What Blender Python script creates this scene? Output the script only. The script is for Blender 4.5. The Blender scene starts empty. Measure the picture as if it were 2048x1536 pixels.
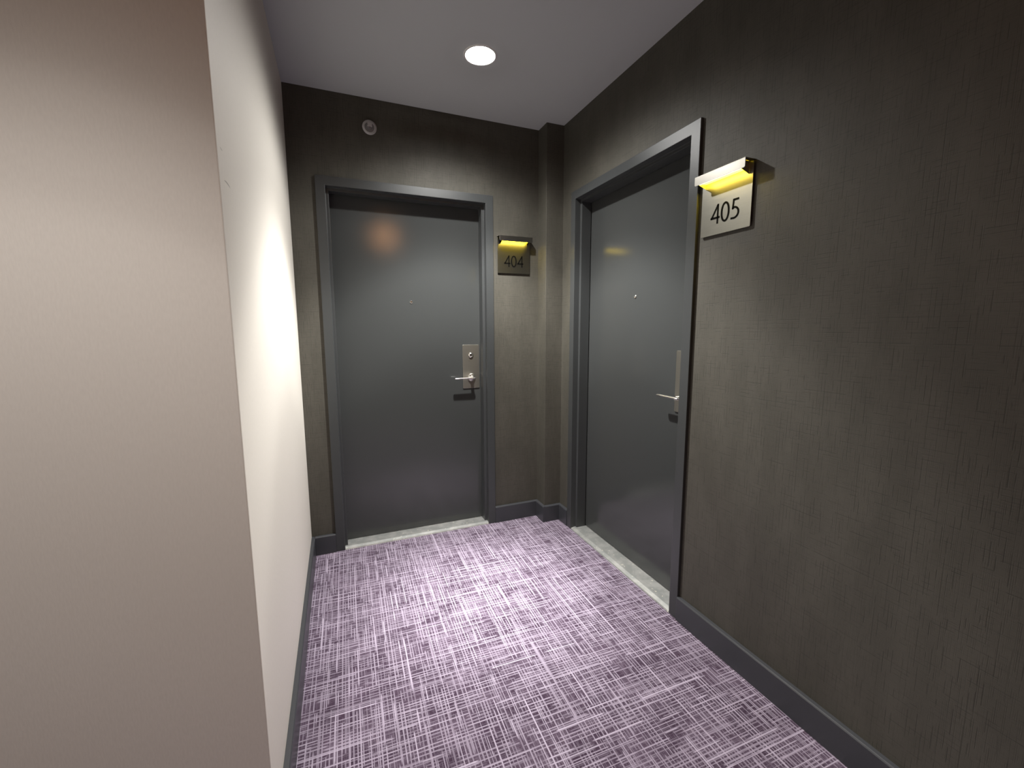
import bpy, bmesh, math, random
from mathutils import Matrix, Vector

SC = bpy.context.scene
COL = SC.collection

# ------------------------------------------------------------------ dimensions (metres)
D, W, L, H = 2.6453, 1.3844, -0.2034, 2.5889      # back wall y, right wall x, left wall x, ceiling z
YN = 1.0545                                       # front face of the left wall block
XC, PC = 1.2632, 0.1178                           # corner pilaster: left side x, depth
YF, XW = -1.15, -4.2                              # corridor wall behind, corridor end on the left
FW, FF, FP, FT = 1.016, 0.0492, 0.0137, 2.1506    # door frame: width, face, projection, top
X404, Y405 = -0.0731, 2.4027                      # frame origins on back and right wall
BH, BT = 0.1121, 0.0184                           # baseboard height, thickness
LAMP = (0.682, 2.062)

# ------------------------------------------------------------------ camera
yaw, pitch, roll = 0.3852, -0.1289, -0.0033
fwd = Vector((math.sin(yaw)*math.cos(pitch), math.cos(yaw)*math.cos(pitch), math.sin(pitch)))
rt = Vector((math.cos(yaw), -math.sin(yaw), 0)); up = rt.cross(fwd)
r2 = rt*math.cos(roll) + up*math.sin(roll); u2 = up*math.cos(roll) - rt*math.sin(roll)
cam_d = bpy.data.cameras.new('camera'); cam = bpy.data.objects.new('camera', cam_d); COL.objects.link(cam)
cam_d.sensor_width = 36.0; cam_d.lens = 852.6238/2048*36.0; cam_d.clip_start = 0.01
m = Matrix((( r2.x, u2.x, -fwd.x, 0), (r2.y, u2.y, -fwd.y, 0), (r2.z, u2.z, -fwd.z, 1.3252), (0, 0, 0, 1)))
cam.matrix_world = m
SC.camera = cam

# ------------------------------------------------------------------ world, exposure
wd = bpy.data.worlds.new('world'); SC.world = wd; wd.use_nodes = True
wd.node_tree.nodes['Background'].inputs[0].default_value = (0, 0, 0, 1)
wd.node_tree.nodes['Background'].inputs[1].default_value = 0.0
SC.view_settings.view_transform = 'Standard'; SC.view_settings.look = 'None'
SC.view_settings.gamma = 1.0; SC.view_settings.use_curve_mapping = False
SC.view_settings.exposure = 0.0
SC.cycles.use_denoising = True
SC.cycles.max_bounces = 14; SC.cycles.diffuse_bounces = 8
SC.cycles.sample_clamp_indirect = 6.0

HALL = (-0.50, 0.12); REAR = (0.66, -0.72)        # the two corridor lights the photo does not show
PROFILE = ((0, 1.15), (8, 0.84), (15, 0.42), (21, 0.295), (27, 0.295), (32, 0.365), (38, 0.335), (41, 0.265), (45, 0.145), (49, 0.088), (53, 0.070), (57, 0.054), (61, 0.034), (65, 0.017), (70, 0.004), (75, 0.0), (90, 0.0))
HALL_PROFILE = ((0, 0.75), (12, 0.85), (25, 1.0), (35, 1.0), (41, 0.66), (46, 0.30), (50, 0.11), (55, 0.04), (60, 0.015), (66, 0.005), (72, 0.0), (90, 0.0))
def can_lamp(name, xy, watts, rgb, profile, tilt=(0.0, 0.0)):
    """the lamp of a recessed can, with a measured-style beam: strength by angle from its axis"""
    d = bpy.data.lights.new(name, 'POINT'); d.energy = watts; d.color = rgb; d.shadow_soft_size = 0.026
    o = bpy.data.objects.new(name, d); COL.objects.link(o); o.location = (xy[0], xy[1], H+0.009)
    o.rotation_euler = (math.radians(tilt[1]), math.radians(-tilt[0]), 0)
    d.use_nodes = True; nt = d.node_tree; em = nt.nodes['Emission']
    tc = nt.nodes.new('ShaderNodeTexCoord'); sp = nt.nodes.new('ShaderNodeSeparateXYZ'); nt.links.new(tc.outputs['Normal'], sp.inputs[0])
    ab = nt.nodes.new('ShaderNodeMath'); ab.operation = 'ABSOLUTE'; nt.links.new(sp.outputs[2], ab.inputs[0])
    ac = nt.nodes.new('ShaderNodeMath'); ac.operation = 'ARCCOSINE'; nt.links.new(ab.outputs[0], ac.inputs[0])
    dv = nt.nodes.new('ShaderNodeMath'); dv.operation = 'DIVIDE'; nt.links.new(ac.outputs[0], dv.inputs[0]); dv.inputs[1].default_value = math.pi/2
    fc = nt.nodes.new('ShaderNodeFloatCurve'); cv = fc.mapping.curves[0]
    cv.points[0].location = (0, profile[0][1]); cv.points[1].location = (1, 0)
    for th, v in profile[1:-1]: cv.points.new(th/90, v)
    fc.mapping.update(); nt.links.new(dv.outputs[0], fc.inputs['Value']); nt.links.new(fc.outputs[0], em.inputs['Strength'])
    return o
can_lamp('alcove_lamp', LAMP, 1030.0, (1.0, 0.985, 0.95), PROFILE, (-1.0, -3.5))
can_lamp('hall_lamp', HALL, 92.0, (1.0, 0.95, 0.92), HALL_PROFILE, (-2.0, 2.0))

# ------------------------------------------------------------------ node helpers
class N:
    """tiny node-graph writer"""
    def __init__(s, name):
        s.m = bpy.data.materials.new(name); s.m.use_nodes = True
        s.t = s.m.node_tree; s.b = s.t.nodes['Principled BSDF']
    def new(s, t): return s.t.nodes.new(t)
    def put(s, v, sock):
        if isinstance(v, (int, float)): sock.default_value = v
        elif isinstance(v, tuple): sock.default_value = v if len(v) == len(sock.default_value) else (*v, 1)
        else: s.t.links.new(v, sock)
    def math(s, op, a, b=None, c=None):
        n = s.new('ShaderNodeMath'); n.operation = op
        s.put(a, n.inputs[0])
        if b is not None: s.put(b, n.inputs[1])
        if c is not None: s.put(c, n.inputs[2])
        return n.outputs[0]
    def smooth(s, v, lo, hi, a=0.0, b=1.0):
        n = s.new('ShaderNodeMapRange'); n.interpolation_type = 'SMOOTHSTEP'
        s.put(v, n.inputs['Value']); s.put(lo, n.inputs['From Min']); s.put(hi, n.inputs['From Max'])
        s.put(a, n.inputs['To Min']); s.put(b, n.inputs['To Max']); return n.outputs['Result']
    def coords(s):
        return s.new('ShaderNodeTexCoord').outputs['Object']
    def sep(s, v):
        n = s.new('ShaderNodeSeparateXYZ'); s.put(v, n.inputs[0]); return n.outputs
    def comb(s, x, y, z=0.0):
        n = s.new('ShaderNodeCombineXYZ'); s.put(x, n.inputs[0]); s.put(y, n.inputs[1]); s.put(z, n.inputs[2]); return n.outputs[0]
    def white(s, v):
        n = s.new('ShaderNodeTexWhiteNoise'); n.noise_dimensions = '1D'; s.put(v, n.inputs['W']); return n.outputs['Value']
    def noise(s, v, scale, detail=0.0, dim='3D'):
        n = s.new('ShaderNodeTexNoise'); n.noise_dimensions = dim
        if v is not None: s.put(v, n.inputs['Vector'])
        n.inputs['Scale'].default_value = scale; n.inputs['Detail'].default_value = detail; return n.outputs[0]
    def mix(s, f, a, b):
        n = s.new('ShaderNodeMix'); n.data_type = 'RGBA'
        s.put(f, n.inputs[0]); s.put(a, n.inputs[6]); s.put(b, n.inputs[7]); return n.outputs[2]
    def bump(s, h, dist, strength=1.0):
        n = s.new('ShaderNodeBump'); n.inputs['Strength'].default_value = strength; n.inputs['Distance'].default_value = dist
        s.put(h, n.inputs['Height']); s.t.links.new(n.outputs[0], s.b.inputs['Normal'])
    def set(s, **k):
        for a, v in k.items(): s.put(v, s.b.inputs[a.replace('_', ' ')])
        return s.m
    def threads(s, u, v, period, seg, width, seed, lo=0.48, hi=0.56):
        """lines running along v, spaced by period in u, broken into segments about seg long; 0..1"""
        q = s.math('DIVIDE', u, period); i = s.math('FLOOR', q); f = s.math('FRACT', q)
        r = s.white(s.math('ADD', i, seed + 0.37)); r2 = s.white(s.math('ADD', i, seed + 211.7))
        c = s.math('MULTIPLY_ADD', r, 0.36, 0.32)
        d = s.math('ABSOLUTE', s.math('SUBTRACT', f, c))
        wv = s.math('MULTIPLY_ADD', r2, width*0.7, width*0.5)
        line = s.smooth(d, s.math('MULTIPLY', wv, 0.55), wv, 1.0, 0.0)
        n = s.noise(s.comb(s.math('MULTIPLY_ADD', i, 7.31, seed), s.math('DIVIDE', v, seg)), 1.0, 1.0, '2D')
        on = s.smooth(n, lo, hi)
        amp = s.math('MULTIPLY_ADD', r, 0.55, 0.45)
        return s.math('MULTIPLY', s.math('MULTIPLY', line, on), amp)

def plain(name, rgb, rough=0.5, metal=0.0, spec=0.5, coat=0.0):
    n = N(name); return n.set(Base_Color=rgb, Roughness=rough, Metallic=metal, Specular_IOR_Level=spec, Coat_Weight=coat)

def mat_wallpaper(name, base, dark, light, amount=0.6):
    n = N(name); x, y, z = n.sep(n.coords())
    u = n.math('ADD', x, y)
    a = n.threads(u, z, 0.0034, 0.055, 0.22, 3.0, 0.46, 0.56)
    b = n.threads(z, u, 0.0031, 0.050, 0.22, 57.0, 0.47, 0.57)
    c = n.threads(u, z, 0.011, 0.075, 0.12, 91.0, 0.50, 0.56)
    k = n.threads(z, u, 0.014, 0.060, 0.09, 133.0, 0.52, 0.58)
    dk = n.math('MINIMUM', n.math('ADD', n.math('ADD', n.math('MULTIPLY', a, .55), n.math('MULTIPLY', b, .5)), n.math('ADD', n.math('MULTIPLY', c, .8), n.math('MULTIPLY', k, .7))), 1.0)
    cloud = n.noise(n.comb(n.math('MULTIPLY', u, 9.0), n.math('MULTIPLY', z, 3.0)), 1.0, 3.0)
    col = n.mix(n.smooth(cloud, 0.35, 0.65), base, light)
    col = n.mix(n.math('MULTIPLY', dk, amount), col, dark)
    n.bump(n.math('SUBTRACT', 1.0, dk), 0.0006, 0.5)
    return n.set(Base_Color=col, Roughness=0.62, Specular_IOR_Level=0.35)

def mat_cream_wall():
    n = N('cream_wall_vinyl'); co = n.coords(); x, y, z = n.sep(co)
    u = n.math('ADD', x, y)
    g = n.noise(n.comb(n.math('MULTIPLY', u, 260.0), n.math('MULTIPLY', z, 70.0)), 1.0, 2.0, '2D')
    g2 = n.noise(n.comb(n.math('MULTIPLY', u, 1.3), n.math('MULTIPLY', z, 0.9)), 1.0, 2.0, '2D')
    col = n.mix(g, (0.74, 0.70, 0.635, 1), (0.80, 0.76, 0.69, 1))
    col = n.mix(n.smooth(g2, 0.4, 0.7, 0.0, 0.25), col, (0.70, 0.655, 0.59, 1))
    # two short dark scuffs near the outer corner
    def scuff(y0, z0, ly, lz, curve):
        dy = n.math('SUBTRACT', y, y0); dz = n.math('SUBTRACT', z, z0)
        dz = n.math('ADD', dz, n.math('MULTIPLY', n.math('MULTIPLY', dy, dy), curve))
        q = n.math('ADD', n.math('POWER', n.math('ABSOLUTE', n.math('DIVIDE', dy, ly)), 2.0), n.math('POWER', n.math('ABSOLUTE', n.math('DIVIDE', dz, lz)), 2.0))
        return n.smooth(q, 0.4, 1.0, 1.0, 0.0)
    sc = n.math('MAXIMUM', n.math('MULTIPLY', scuff(1.123, 1.637, 0.032, 0.0022, 3.0), 0.55), n.math('MULTIPLY', scuff(1.092, 1.695, 0.012, 0.0022, -6.0), 0.35))
    onside = n.smooth(x, L-0.004, L-0.001)
    col = n.mix(n.math('MULTIPLY', sc, onside), col, (0.12, 0.11, 0.09, 1))
    n.bump(g, 0.0004, 0.4)
    return n.set(Base_Color=col, Roughness=0.6, Specular_IOR_Level=0.35)

def mat_carpet():
    n = N('crosshatch_carpet'); x, y, z = n.sep(n.coords())
    ca, sa = math.cos(math.radians(-0.9)), math.sin(math.radians(-0.9))
    u = n.math('ADD', n.math('MULTIPLY', x, ca), n.math('MULTIPLY', y, sa))
    v = n.math('SUBTRACT', n.math('MULTIPLY', y, ca), n.math('MULTIPLY', x, sa))
    layers = []
    for k, (p, s, w, wt, lo) in enumerate(((0.0118, 0.13, 0.25, 0.66, 0.40), (0.0065, 0.05, 0.30, 0.16, 0.46), (0.0365, 0.24, 0.075, 1.0, 0.48), (0.0220, 0.17, 0.115, 0.85, 0.49))):
        layers.append(n.math('MULTIPLY', n.threads(u, v, p, s, w, 11.0+k*37, lo, lo+0.07), wt))
        layers.append(n.math('MULTIPLY', n.threads(v, u, p, s, w, 401.0+k*53, lo, lo+0.07), wt))
    tot = layers[0]
    for q in layers[1:]: tot = n.math('MAXIMUM', tot, n.math('MULTIPLY_ADD', tot, 0.15, q))
    tot = n.math('MINIMUM', tot, 1.0)
    co = n.comb(u, v)
    fuzz = n.noise(co, 420.0, 2.0)
    patch = n.noise(co, 7.0, 2.0)
    base = n.mix(n.smooth(patch, 0.35, 0.65), (0.047, 0.027, 0.049, 1), (0.086, 0.058, 0.090, 1))
    base = n.mix(n.smooth(n.noise(co, 120.0, 1.0), 0.5, 0.7, 0, 0.35), base, (0.030, 0.018, 0.028, 1))
    col = n.mix(n.math('MULTIPLY', tot, n.math('MULTIPLY_ADD', fuzz, 0.6, 0.68)), base, (0.48, 0.415, 0.52, 1))
    n.bump(n.math('ADD', n.math('MULTIPLY', fuzz, 0.7), tot), 0.002, 0.6)
    return n.set(Base_Color=col, Roughness=0.95, Specular_IOR_Level=0.1, Sheen_Weight=0.15)

def mat_paint(name, rgb, rough):
    n = N(name); g = n.noise(n.coords(), 160.0, 2.0)
    n.bump(g, 0.0006, 0.25)
    return n.set(Base_Color=rgb, Roughness=rough, Specular_IOR_Level=0.5)

def mat_enamel(name, rgb, rough):
    n = N(name); g = n.noise(n.coords(), 160.0, 2.0)
    bp = n.new('ShaderNodeBump'); bp.inputs['Strength'].default_value = 0.2; bp.inputs['Distance'].default_value = 0.0005
    n.put(g, bp.inputs['Height'])
    df = n.new('ShaderNodeBsdfDiffuse'); df.inputs['Color'].default_value = rgb
    gl = n.new('ShaderNodeBsdfAnisotropic'); gl.distribution = 'BECKMANN'
    gl.inputs['Color'].default_value = (1, 1, 1, 1); gl.inputs['Roughness'].default_value = rough
    fr = n.new('ShaderNodeFresnel'); fr.inputs['IOR'].default_value = 1.45
    mx = n.new('ShaderNodeMixShader'); L_ = n.t.links.new
    for sh in (df, gl): L_(bp.outputs[0], sh.inputs['Normal'])
    L_(bp.outputs[0], fr.inputs['Normal']); L_(fr.outputs[0], mx.inputs[0]); L_(df.outputs[0], mx.inputs[1]); L_(gl.outputs[0], mx.inputs[2])
    L_(mx.outputs[0], n.t.nodes['Material Output'].inputs['Surface']); n.t.nodes.remove(n.b)
    return n.m

def mat_ceiling():
    n = N('ceiling_paint'); g = n.noise(n.coords(), 90.0, 3.0)
    n.bump(g, 0.0005, 0.3)
    return n.set(Base_Color=(0.51, 0.525, 0.535, 1), Roughness=0.8)

def mat_brushed(name, rgb, rough, along='x'):
    n = N(name); x, y, z = n.sep(n.coords())
    g = n.noise(n.comb(n.math('MULTIPLY', x, 14.0), n.math('MULTIPLY', y, 40.0), n.math('MULTIPLY', z, 1500.0)), 1.0, 2.0)
    col = n.mix(g, tuple(c*0.86 for c in rgb)+(1,), rgb+(1,))
    tg = n.new('ShaderNodeTangent'); tg.direction_type = 'UV_MAP'; tg.uv_map = 'grain'
    n.t.links.new(tg.outputs[0], n.b.inputs['Tangent'])
    return n.set(Base_Color=col, Metallic=1.0, Roughness=n.math('MULTIPLY_ADD', g, 0.08, rough-0.04), Anisotropic=0.5)

def mat_threshold():
    n = N('threshold_aluminium'); co = n.coords(); x, y, z = n.sep(co)
    g = n.noise(n.comb(n.math('MULTIPLY', x, 60.0), n.math('MULTIPLY', y, 900.0)), 1.0, 2.0)
    w = n.noise(co, 16.0, 3.0)
    spot = n.smooth(n.noise(co, 55.0, 1.0), 0.70, 0.76)
    col = n.mix(n.smooth(w, 0.35, 0.7), (0.42, 0.43, 0.42, 1), (0.58, 0.58, 0.56, 1))
    col = n.mix(spot, col, (0.85, 0.83, 0.74, 1))
    n.bump(g, 0.0003, 0.3)
    return n.set(Base_Color=col, Metallic=0.75, Roughness=0.5)

def mat_emit(name, rgb, strength):
    n = N(name); return n.set(Base_Color=(0.8, 0.8, 0.8, 1), Emission_Color=rgb+(1,), Emission_Strength=strength)

M = dict(
    dark_wall=mat_wallpaper('taupe_linen_wallpaper', (0.069, 0.0645, 0.052, 1), (0.023, 0.0215, 0.018, 1), (0.081, 0.0755, 0.0615, 1), 0.6),
    cream=mat_cream_wall(), carpet=mat_carpet(), ceiling=mat_ceiling(),
    base=mat_paint('charcoal_baseboard_paint', (0.047, 0.049, 0.055, 1), 0.36),
    frame=mat_enamel('grey_frame_enamel', (0.050, 0.053, 0.054, 1), 0.42),
    leaf=mat_enamel('grey_door_enamel', (0.050, 0.0525, 0.052, 1), 0.165),
    steel=mat_brushed('brushed_steel_sign', (0.26, 0.25, 0.213), 0.34),
    lock=mat_brushed('satin_nickel_plate', (0.42, 0.40, 0.35), 0.38),
    lever=plain('satin_nickel_lever', (0.90, 0.88, 0.84, 1), 0.27, 1.0),
    nickel=plain('polished_nickel', (0.72, 0.70, 0.66, 1), 0.2, 1.0),
    black=plain('black_numeral', (0.003, 0.003, 0.003, 1), 0.8, 0.0, 0.05),
    dark=plain('dark_recess', (0.02, 0.02, 0.02, 1), 0.6),
    threshold=mat_threshold(),
    white=plain('white_enamel', (0.78, 0.78, 0.76, 1), 0.35),
    grey=plain('grey_plastic_escutcheon', (0.46, 0.45, 0.45, 1), 0.45),
    cup=plain('grey_metal_cup', (0.22, 0.21, 0.21, 1), 0.5),
    bulb=plain('red_glass_bulb', (0.35, 0.05, 0.04, 1), 0.15),
    led=mat_emit('led_strip_light', (1.0, 0.80, 0.22), 14.0),
    amber=mat_emit('amber_diffuser_light', (1.0, 0.72, 0.012), 24.0),
    lens=mat_emit('white_lamp_lens', (1.0, 0.98, 0.94), 12.0),
    warm_lens=mat_emit('warm_lamp_lens', (1.0, 0.8, 0.6), 8.0), warm_dome=mat_emit('warm_dome_light', (1.0, 0.48, 0.20), 125.0),
    lipsteel=mat_brushed('brushed_steel_hood', (0.40, 0.38, 0.34), 0.32),
)

# ------------------------------------------------------------------ mesh helpers
def box(bm, a, b):
    vs = [bm.verts.new((x, y, z)) for x in (a[0], b[0]) for y in (a[1], b[1]) for z in (a[2], b[2])]
    for f in ((0, 1, 3, 2), (4, 6, 7, 5), (0, 4, 5, 1), (2, 3, 7, 6), (0, 2, 6, 4), (1, 5, 7, 3)):
        bm.faces.new([vs[i] for i in f])
def prism(bm, pts, to3, a, b):
    """extrude a closed outline: to3(u, v, t) -> point, t from a to b"""
    lo = [bm.verts.new(to3(u, v, a)) for u, v in pts]; hi = [bm.verts.new(to3(u, v, b)) for u, v in pts]
    n = len(pts)
    bm.faces.new(lo[::-1]); bm.faces.new(hi)
    for i in range(n): bm.faces.new((lo[i], lo[(i+1) % n], hi[(i+1) % n], hi[i]))
def lathe(bm, prof, org, axis, n=40):
    """prof: (radius, height) list spun about axis through org"""
    ax = Vector(axis).normalized(); e1 = ax.orthogonal().normalized(); e2 = ax.cross(e1); o = Vector(org)
    rings = []
    for r, h in prof:
        if r < 1e-6: rings.append([bm.verts.new(o+ax*h)])
        else: rings.append([bm.verts.new(o+ax*h+(e1*math.cos(2*math.pi*k/n)+e2*math.sin(2*math.pi*k/n))*r) for k in range(n)])
    for A, B in zip(rings, rings[1:]):
        for k in range(n):
            a, b, c, d = A[k % len(A)], A[(k+1) % len(A)], B[(k+1) % len(B)], B[k % len(B)]
            vs = []
            for v in (a, b, c, d):
                if v not in vs: vs.append(v)
            if len(vs) > 2:
                try: bm.faces.new(vs)
                except ValueError: pass
def tube(bm, pts, r, n=12):
    pts = [Vector(p) for p in pts]; rings = []
    for i, p in enumerate(pts):
        t = (pts[min(i+1, len(pts)-1)]-pts[max(i-1, 0)]).normalized()
        e1 = t.cross(Vector((0.13, 0.21, 0.97))).normalized(); e2 = t.cross(e1)
        rings.append([bm.verts.new(p+(e1*math.cos(2*math.pi*k/n)+e2*math.sin(2*math.pi*k/n))*r) for k in range(n)])
    for A, B in zip(rings, rings[1:]):
        for k in range(n): bm.faces.new((A[k], A[(k+1) % n], B[(k+1) % n], B[k]))
    bm.faces.new(rings[0][::-1]); bm.faces.new(rings[-1])
def obj(name, bm, mat, parent=None, bevel=0.0, segs=2, smooth=False):
    bmesh.ops.recalc_face_normals(bm, faces=bm.faces[:])
    if bevel:
        es = [e for e in bm.edges if len(e.link_faces) == 2 and e.calc_face_angle(0) > 0.5]
        bmesh.ops.bevel(bm, geom=es, offset=bevel, segments=segs, affect='EDGES', profile=0.5, clamp_overlap=True)
    me = bpy.data.meshes.new(name); bm.to_mesh(me); bm.free()
    me.materials.append(mat)
    if mat.name.startswith(('brushed', 'satin_nickel_plate')):       # grain runs sideways, highlights stretch upright
        uv = me.uv_layers.new(name='grain')
        for lp in me.loops: c = me.vertices[lp.vertex_index].co; uv.data[lp.index].uv = (c.z, c.x)
    o = bpy.data.objects.new(name, me); COL.objects.link(o)
    if smooth:
        for p in me.polygons: p.use_smooth = True
        me.set_sharp_from_angle(angle=math.radians(32))
    if parent: o.parent = parent
    return o
def tag(o, label=None, cat=None, group=None, kind=None):
    for k, v in (('label', label), ('category', cat), ('group', group), ('kind', kind)):
        if v: o[k] = v
    return o
def empty(name, loc, rz=0.0):
    o = bpy.data.objects.new(name, None); COL.objects.link(o); o.location = loc; o.rotation_euler = (0, 0, rz)
    o.empty_display_size = 0.1; return o
def copy_tree(o, parent=None):
    c = o.copy(); COL.objects.link(c)
    if parent: c.parent = parent
    for ch in list(o.children): copy_tree(ch, c)
    return c
def structure(name, bm, mat, label, bevel=0.0, cat=None):
    return tag(obj(name, bm, mat, None, bevel), label, cat, None, 'structure')
HALF = math.pi/2

# ------------------------------------------------------------------ the setting
bm = bmesh.new(); box(bm, (XW, YF, -0.1), (W+0.2, D+0.2, 0.0))
structure('floor', bm, M['carpet'], 'purple carpet with pale crosshatched lines covering the corridor floor')

# ceiling with a round hole for each can light
bm = bmesh.new()
LIGHTS = [(LAMP[0], LAMP[1]), HALL]
def sheet(x0, y0, x1, y1):
    bm.faces.new([bm.verts.new(p) for p in ((x0, y0, H), (x0, y1, H), (x1, y1, H), (x1, y0, H))])
S, RH, NH = 0.12, 0.0705, 48
ys = [YF-0.2]
rows = sorted(LIGHTS, key=lambda p: p[1])
y0 = YF-0.2
for (lx, ly) in rows:
    sheet(XW-0.2, y0, W+0.2, ly-S)
    sheet(XW-0.2, ly-S, lx-S, ly+S); sheet(lx+S, ly-S, W+0.2, ly+S)
    def sq(a):
        c, s = math.cos(a), math.sin(a); k = S/max(abs(c), abs(s)); return (lx+c*k, ly+s*k, H)
    angs = [2*math.pi*(k+0.0)/NH for k in range(NH)]
    inn = [bm.verts.new((lx+RH*math.cos(a), ly+RH*math.sin(a), H)) for a in angs]
    out = [bm.verts.new(sq(a)) for a in angs]
    for k in range(NH): bm.faces.new((inn[k], out[k], out[(k+1) % NH], inn[(k+1) % NH]))
    y0 = ly+S
sheet(XW-0.2, y0, W+0.2, D+0.2)
ce = obj('ceiling', bm, M['ceiling']); tag(ce, 'plain painted ceiling above the corridor and the door alcove', None, None, 'structure')

# left wall block: bright side towards the alcove, front face towards the corridor
bm = bmesh.new(); box(bm, (XW-0.2, YN, 0), (L, D+0.2, H))
structure('wall_left', bm, M['cream'], 'cream vinyl wall on the left with an outside corner', 0.0025)

# back wall with the opening for door 404
OV = 0.012
bm = bmesh.new()
box(bm, (L-0.05, D, 0), (X404+OV, D+0.2, H)); box(bm, (X404+FW-OV, D, 0), (W+0.2, D+0.2, H))
box(bm, (X404+OV, D, FT-OV), (X404+FW-OV, D+0.2, H)); box(bm, (X404, D+0.19, 0), (X404+FW, D+0.2, FT))
structure('wall_back', bm, M['dark_wall'], 'dark taupe linen wallpaper wall around door 404')
bm = bmesh.new(); box(bm, (XC, D-PC, 0), (W+0.01, D+0.01, H))
structure('wall_pilaster', bm, M['dark_wall'], 'narrow boxed out column in the corner between the two doors', 0.002)
# right wall with the opening for door 405
YA = Y405-FW
bm = bmesh.new()
box(bm, (W, Y405-OV, 0), (W+0.2, D+0.2, H)); box(bm, (W, YF, 0), (W+0.2, YA+OV, H))
box(bm, (W, YA+OV, FT-OV), (W+0.2, Y405-OV, H)); box(bm, (W+0.19, YA, 0), (W+0.2, Y405, FT))
structure('wall_right', bm, M['dark_wall'], 'dark taupe linen wallpaper wall on the right around door 405')
# the unseen rest of the corridor, behind and left of the camera
bm = bmesh.new(); box(bm, (XW, YF-0.2, 0), (W+0.2, YF, H))
structure('wall_front', bm, M['dark_wall'], 'dark corridor wall behind the camera')
bm = bmesh.new(); box(bm, (XW-0.2, YF, 0), (XW, YN, H))
structure('wall_end', bm, M['dark_wall'], 'dark wall closing the corridor on the left')

# baseboards: a moulding with a sloped top edge
def baseboard(name, runs, label):
    """runs: list of (p, q, nrm): along p->q on the wall, nrm points into the room"""
    bm = bmesh.new()
    for p, q, nr in runs:
        p, q, nr = Vector(p), Vector(q), Vector(nr)
        prof = [(0.0, 0.0), (BT, 0.0), (BT, BH-0.005), (BT-0.004, BH), (0.0, BH+0.001)]
        a = [bm.verts.new((p.x+nr.x*d, p.y+nr.y*d, z)) for d, z in prof]
        b = [bm.verts.new((q.x+nr.x*d, q.y+nr.y*d, z)) for d, z in prof]
        n = len(prof)
        for i in range(n): bm.faces.new((a[i], a[(i+1) % n], b[(i+1) % n], b[i]))
        bm.faces.new(a[::-1]); bm.faces.new(b)
    return structure(name, bm, M['base'], label, 0.001)
baseboard('baseboard_left', [((L, YN, 0), (L, D, 0), (1, 0)), ((XW, YN, 0), (L+BT, YN, 0), (0, -1))], 'charcoal baseboard along the foot of the cream wall')
baseboard('baseboard_back', [((L+BT, D, 0), (X404+0.0005, D, 0), (0, -1)), ((X404+FW-0.0005, D, 0), (XC, D, 0), (0, -1)),
    ((XC, D, 0), (XC, D-PC-BT, 0), (-1, 0)), ((XC, D-PC, 0), (W, D-PC, 0), (0, -1))], 'charcoal baseboard beside door 404 and round the corner column')
baseboard('baseboard_right', [((W, D-PC-BT, 0), (W, Y405-0.0005, 0), (-1, 0)), ((W, YA+0.0005, 0), (W, YF, 0), (-1, 0))], 'charcoal baseboard along the right wall')

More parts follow.
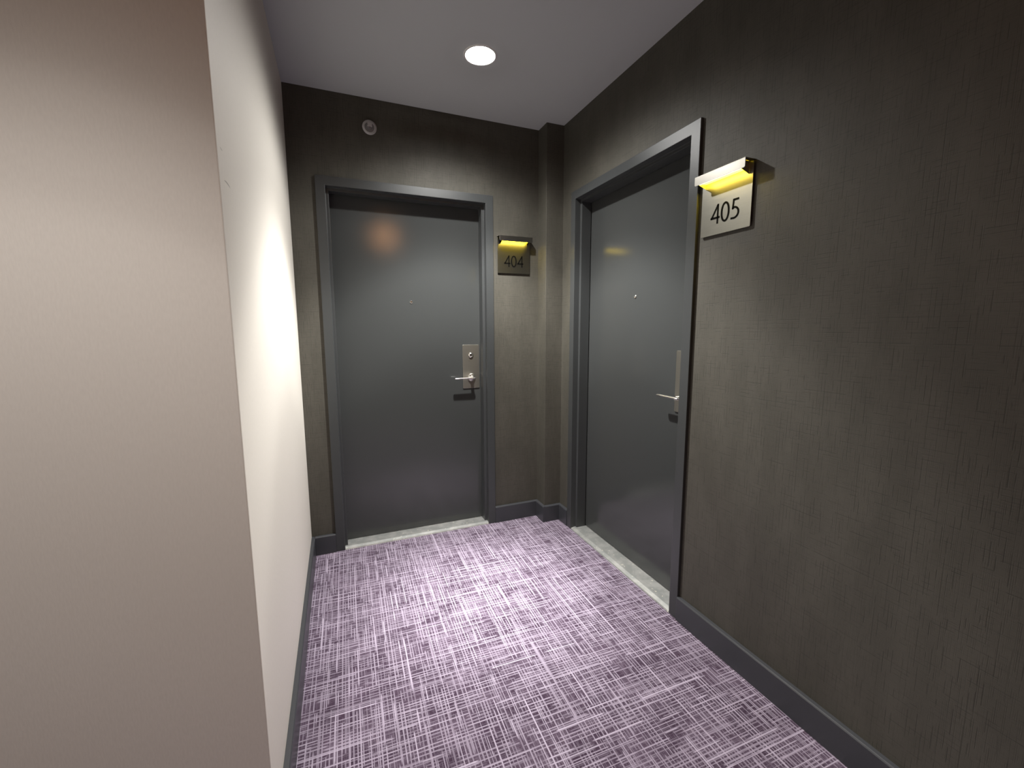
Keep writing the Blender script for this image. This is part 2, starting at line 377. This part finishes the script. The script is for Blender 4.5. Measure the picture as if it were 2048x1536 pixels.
# ------------------------------------------------------------------ doors (local frame: x to the right, y into the wall)
def make_door(label):
    t = empty('door_1', (X404, D, 0)); tag(t, label, None, 'grey hotel room doors', 'structure')
    # welded steel frame: face, rebate, stop, swept round the opening with mitred corners
    prof = [(0.0, 0.03), (0.0, -FP), (FF, -FP), (FF, 0.025), (FF+0.016, 0.025), (FF+0.016, 0.090), (FF, 0.090), (FF, 0.150), (0.0, 0.150)]
    bm = bmesh.new(); rings = []
    for side in range(4):
        ring = []
        for o, y in prof:
            x = o if side < 2 else FW-o
            z = 0.0 if side in (0, 3) else FT-o
            ring.append(bm.verts.new((x, y, z)))
        rings.append(ring)
    n = len(prof)
    for A, B in zip(rings, rings[1:]):
        for i in range(n): bm.faces.new((A[i], A[(i+1) % n], B[(i+1) % n], B[i]))
    bm.faces.new(rings[0][::-1]); bm.faces.new(rings[-1])
    obj('door_frame', bm, M['frame'], t, 0.0018)
    bm = bmesh.new(); SY = 0.095
    box(bm, (FF+0.003, SY, 0.014), (FW-FF-0.003, SY+0.045, FT-FF-0.003))
    leaf = obj('door_leaf', bm, M['leaf'], t, 0.0015)
    # lock plate with rounded corners
    bm = bmesh.new(); x0, x1, z0, z1, r = 0.831, 0.945, 0.930, 1.221, 0.006
    pts = []
    for cx, cz, a0 in ((x1-r, z1-r, 0), (x0+r, z1-r, 90), (x0+r, z0+r, 180), (x1-r, z0+r, 270)):
        for k in range(5):
            a = math.radians(a0+k*22.5); pts.append((cx+r*math.cos(a), cz+r*math.sin(a)))
    prism(bm, pts, lambda u, v, t_: (u, t_, v), SY-0.005, SY)
    tag(obj('lock_plate', bm, M['lock'], leaf, 0.0012), 'tall satin nickel lock plate')
    hx, hz = 0.890, 1.004
    # lever: round boss, neck and flat bar pointing left
    bm = bmesh.new()
    lathe(bm, [(0, 0), (0.026, 0), (0.026, 0.006), (0.022, 0.011), (0.0125, 0.013), (0.0105, 0.02), (0.0105, 0.052), (0, 0.052)], (hx, SY-0.005, hz), (0, -1, 0), 32)
    yc = SY-0.052
    rings = []                                                       # oval bar with rounded ends
    for x, k in ((0.7625, 0.35), (0.764, 0.75), (0.768, 1.0), (0.80, 1.0), (hx-0.01, 1.06), (hx+0.006, 1.06), (hx+0.012, 0.85), (hx+0.0145, 0.4)):
        rings.append([bm.verts.new((x, yc+0.0080*k*math.cos(q), hz+0.0052*k*math.sin(q))) for q in [2*math.pi*j/20 for j in range(20)]])
    for A, B in zip(rings, rings[1:]):
        for j in range(20): bm.faces.new((A[j], A[(j+1) % 20], B[(j+1) % 20], B[j]))
    bm.faces.new(rings[0][::-1]); bm.faces.new(rings[-1])
    tag(obj('lever_handle', bm, M['lever'], leaf, 0, smooth=True), 'bright nickel lever handle pointing left')
    bm = bmesh.new()
    lathe(bm, [(0, 0), (0.0165, 0), (0.0165, 0.004), (0.0135, 0.0075), (0.0095, 0.009), (0.0085, 0.007), (0, 0.007)], (0.887, SY-0.005, 1.152), (0, -1, 0), 32)
    box(bm, (0.8858, SY-0.0128, 1.147), (0.8882, SY-0.011, 1.157))
    tag(obj('key_cylinder', bm, M['nickel'], leaf, 0, smooth=True), 'round nickel key cylinder')
    bm = bmesh.new()
    lathe(bm, [(0, 0), (0.0085, 0), (0.0085, 0.002), (0.0068, 0.0034), (0.0048, 0.0028), (0.0044, 0.001), (0, 0.0016)], (0.508, SY, 1.492), (0, -1, 0), 24)
    tag(obj('peephole', bm, M['nickel'], leaf, 0, smooth=True), 'small bright peephole')
    # aluminium saddle, notched round the stops
    bm = bmesh.new()
    pr = [(-FP+0.001, 0.0), (-FP+0.004, 0.006), (0.012, 0.011), (0.125, 0.011), (0.125, 0.0)]
    prism(bm, pr, lambda u, v, t_: (t_, u, v), FF+0.0165, FW-FF-0.0165)
    pr2 = [(-FP+0.001, 0.0), (-FP+0.004, 0.006), (0.012, 0.011), (0.0245, 0.011), (0.0245, 0.0)]
    prism(bm, pr2, lambda u, v, t_: (t_, u, v), FF+0.0005, FF+0.0166); prism(bm, pr2, lambda u, v, t_: (t_, u, v), FW-FF-0.0166, FW-FF-0.0005)
    tag(obj('threshold', bm, M['threshold'], t, 0), 'scuffed aluminium threshold')
    return t
door = make_door('grey steel door to room 404 in the back wall')
d2 = copy_tree(door); d2.name = 'door_2'; d2.location = (W, Y405, 0); d2.rotation_euler = (0, 0, -HALF)
d2['label'] = 'grey steel door to room 405 in the right wall'

# ------------------------------------------------------------------ room signs
PX = 0.225/1256                                   # plate drawing unit
def stroke(bm, pts, w, y0, y1, closed=False):
    """flat ribbon of width w along pts, extruded"""
    P = [Vector(p) for p in pts]; n = len(P); lo, hi = [], []
    for i, p in enumerate(P):
        a = P[(i-1) % n] if (closed or i) else p; b = P[(i+1) % n] if (closed or i < n-1) else p
        d = (b-a).normalized(); nr = Vector((-d.y, d.x))
        if 0 < i < n-1 or closed:
            d1 = (p-a).normalized(); n1 = Vector((-d1.y, d1.x)); nr = nr/max(0.35, nr.dot(n1))
        lo.append(p-nr*w/2); hi.append(p+nr*w/2)
    rng = range(n if closed else n-1)
    V = [[bm.verts.new((q.x*PX, y, q.y*PX)) for q in s] for s in (lo, hi) for y in (y0, y1)]  # lo-front lo-back hi-front hi-back
    for i in rng:
        j = (i+1) % n
        bm.faces.new((V[0][i], V[0][j], V[2][j], V[2][i])); bm.faces.new((V[1][i], V[3][i], V[3][j], V[1][j]))
        bm.faces.new((V[0][i], V[1][i], V[1][j], V[0][j])); bm.faces.new((V[2][i], V[2][j], V[3][j], V[3][i]))
    if not closed:
        for i in (0, n-1): bm.faces.new((V[0][i], V[2][i], V[3][i], V[1][i]))
def numeral(ch, x, y0, y1):
    """x: left edge in drawing units, baseline 0, height 403"""
    bm = bmesh.new()
    if ch == '4':
        stroke(bm, [(x+182, 0), (x+182, 403)], 37, y0, y1)
        stroke(bm, [(x, 126), (x+234, 126)], 40, y0, y1)
        stroke(bm, [(x+16, 112), (x+184, 392)], 36, y0, y1)
    elif ch == '0':
        stroke(bm, [(x+108+88*math.cos(a), 201+183*math.copysign(abs(math.sin(a))**0.92, math.sin(a))) for a in [2*math.pi*k/48 for k in range(48)]], 40, y0, y1, True)
    elif ch == '5':
        stroke(bm, [(x+188, 384), (x+50, 384)], 38, y0, y1)
        stroke(bm, [(x+68, 402), (x+50, 200)], 36, y0, y1)
        bow = [(x+34, 212)] + [(x+78+112*math.cos(math.radians(a)), 127+108*math.sin(math.radians(a))) for a in range(88, -90, -9)] + [(x+10, 24)]
        stroke(bm, bow, 38, y0, y1)
    return bm
def make_sign(text, loc, rz, label):
    t = empty('room_sign', loc, rz); tag(t, label, 'sign', 'lit steel room number signs')
    hw, zb, zt, r = 0.1125, 0.0, 0.222, 0.005
    bm = bmesh.new(); pts = []
    for cx, cz, a0 in ((hw-r, zt-r, 0), (-hw+r, zt-r, 90), (-hw+r, zb+r, 180), (hw-r, zb+r, 270)):
        for k in range(6):
            a = math.radians(a0+k*18); pts.append((cx+r*math.cos(a), cz+r*math.sin(a)))
    prism(bm, pts, lambda u, v, q: (u, q, v), -0.009, -0.006)
    box(bm, (-hw+0.02, -0.0062, 0.02), (hw-0.02, 0.0, zt-0.01))          # stand-off behind the plate
    obj('plate', bm, M['steel'], t, 0.0006)
    # hood: folded sheet, top and front lip with rounded lower corners
    bm = bmesh.new(); hz0, hz1, hd, rr = 0.193, 0.2265, 0.052, 0.006
    box(bm, (-0.1135, -hd, hz1-0.002), (0.1135, 0.0, hz1))
    pts = [(-0.1135, hz1-0.002)]
    for k in range(6):
        a = math.radians(180+k*18); pts.append((-0.1135+rr+rr*math.cos(a), hz0+rr+rr*math.sin(a)))
    for k in range(6):
        a = math.radians(270+k*18); pts.append((0.1135-rr+rr*math.cos(a), hz0+rr+rr*math.sin(a)))
    pts.append((0.1135, hz1-0.002))
    prism(bm, pts, lambda u, v, q: (u, q, v), -hd, -hd+0.002)
    obj('hood', bm, M['lipsteel'], t, 0.0006)
    # lamp tray under the hood: end gussets, amber diffuser, bright strip along the lip
    for sx in (-1, 1):
        bm = bmesh.new()
        prism(bm, [(-hd+0.003, hz0+0.002), (-0.0095, hz0-0.012), (-0.0095, hz1-0.003), (-hd+0.003, hz1-0.003)], lambda u, v, q: (q, u, v), sx*0.0945, sx*0.0960)
        obj('gusset', bm, M['lipsteel'], t)
        bm = bmesh.new(); box(bm, (-0.0943, -hd+0.009, hz0+0.0065), (0.0943, -0.0110, hz0+0.0085))
    tag(obj('diffuser', bm, M['amber'], t), 'glowing amber diffuser under the hood')
    bm = bmesh.new(); box(bm, (-0.0943, -hd+0.003, hz0+0.002), (0.0943, -hd+0.0085, hz0+0.008))
    tag(obj('light_strip', bm, M['led'], t), 'bright strip light behind the hood lip')
    xs = {'4': 235, '0': 216, '5': 215}; gap = 29
    tot = sum(xs[c] for c in text)+gap*(len(text)-1); x = -tot/2
    for c in text:
        bm = numeral(c, x, -0.0100, -0.0088); x += xs[c]+gap
        o = obj('numeral', bm, M['black'], t)
        for v in o.data.vertices: v.co.z += 0.0405
        o['label'] = 'black numeral '+c
    return t
make_sign('404', (1.0845, D, 1.682), 0.0, 'brushed steel room sign reading 404, beside the back wall door')
make_sign('405', (W, 1.252, 1.684), -HALF, 'brushed steel room sign reading 405, on the right wall')

# ------------------------------------------------------------------ ceiling can lights
def make_can(x, y, label, lens):
    t = empty('ceiling_light', (x, y, H)); tag(t, label, 'ceiling light')
    bm = bmesh.new(); lathe(bm, [(0.0700, 0.001), (0.0700, -0.0035), (0.0765, -0.0035), (0.0790, 0.0)], (0, 0, 0), (0, 0, 1), 48)
    obj('trim_ring', bm, M['white'], t, smooth=True)
    bm = bmesh.new(); lathe(bm, [(0.0701, -0.001), (0.060, 0.010), (0.034, 0.0195)], (0, 0, 0), (0, 0, 1), 48)
    obj('diffuser', bm, lens, t, smooth=True)  # reflector cone, given the lens glow so the bright disc fills the opening
    bm = bmesh.new(); lathe(bm, [(0.0, 0.0192), (0.0345, 0.0192), (0.0345, 0.024), (0.0, 0.024)], (0, 0, 0), (0, 0, 1), 48)
    obj('lens', bm, lens, t, smooth=True)
    return t
make_can(LAMP[0], LAMP[1], 'glowing white recessed ceiling light in front of door 404', M['lens'])
make_can(HALL[0], HALL[1], 'warm recessed ceiling light above the camera', M['warm_lens'])
t = empty('ceiling_light', (REAR[0], REAR[1], H)); tag(t, 'warm drop lens ceiling light behind the camera', 'ceiling light')
bm = bmesh.new(); lathe(bm, [(0.0, 0.0), (0.088, 0.0), (0.088, -0.006), (0.082, -0.010), (0.0, -0.010)], (0, 0, 0), (0, 0, 1), 48)
obj('trim_ring', bm, M['white'], t, smooth=True)
bm = bmesh.new(); lathe(bm, [(0.068, -0.0098), (0.066, -0.020), (0.055, -0.031), (0.032, -0.038), (0.0, -0.040)], (0, 0, 0), (0, 0, 1), 32)
obj('lens', bm, M['warm_dome'], t, smooth=True)

# ------------------------------------------------------------------ sidewall sprinkler above door 404
t = empty('wall_sprinkler', (0.2224, D, 2.4377)); tag(t, 'round grey sidewall sprinkler high on the dark wall above door 404', 'sprinkler')
bm = bmesh.new(); lathe(bm, [(0.0, 0.0), (0.0385, 0.0), (0.0385, 0.003), (0.036, 0.0065), (0.029, 0.0085), (0.0265, 0.007), (0.0255, 0.0035), (0.0, 0.0035)], (0, 0, 0), (0, -1, 0), 48)
obj('escutcheon', bm, M['grey'], t, smooth=True)
bm = bmesh.new(); lathe(bm, [(0.0, 0.0036), (0.0252, 0.0036), (0.0225, 0.0050), (0.013, 0.0055), (0.0115, 0.012), (0.0, 0.012)], (0, 0, 0), (0, -1, 0), 40)
obj('cup', bm, M['cup'], t, smooth=True)
bm = bmesh.new()
for sx in (-1, 1): tube(bm, [(sx*0.009, -0.011, 0), (sx*0.0115, -0.020, 0), (sx*0.0085, -0.030, 0), (0, -0.036, 0)], 0.0021, 8)
obj('frame_arm', bm, M['grey'], t, smooth=True)
bm = bmesh.new(); tube(bm, [(0, -0.011, 0), (0, -0.034, 0)], 0.0022, 10)
tag(obj('bulb', bm, M['bulb'], t, smooth=True), 'small red glass bulb')
bm = bmesh.new()
box(bm, (-0.0125, -0.0375, 0.009), (0.0125, -0.018, 0.0105)); box(bm, (-0.010, -0.0385, -0.010), (0.010, -0.0365, 0.0095))
obj('deflector', bm, M['grey'], t, 0.0005)
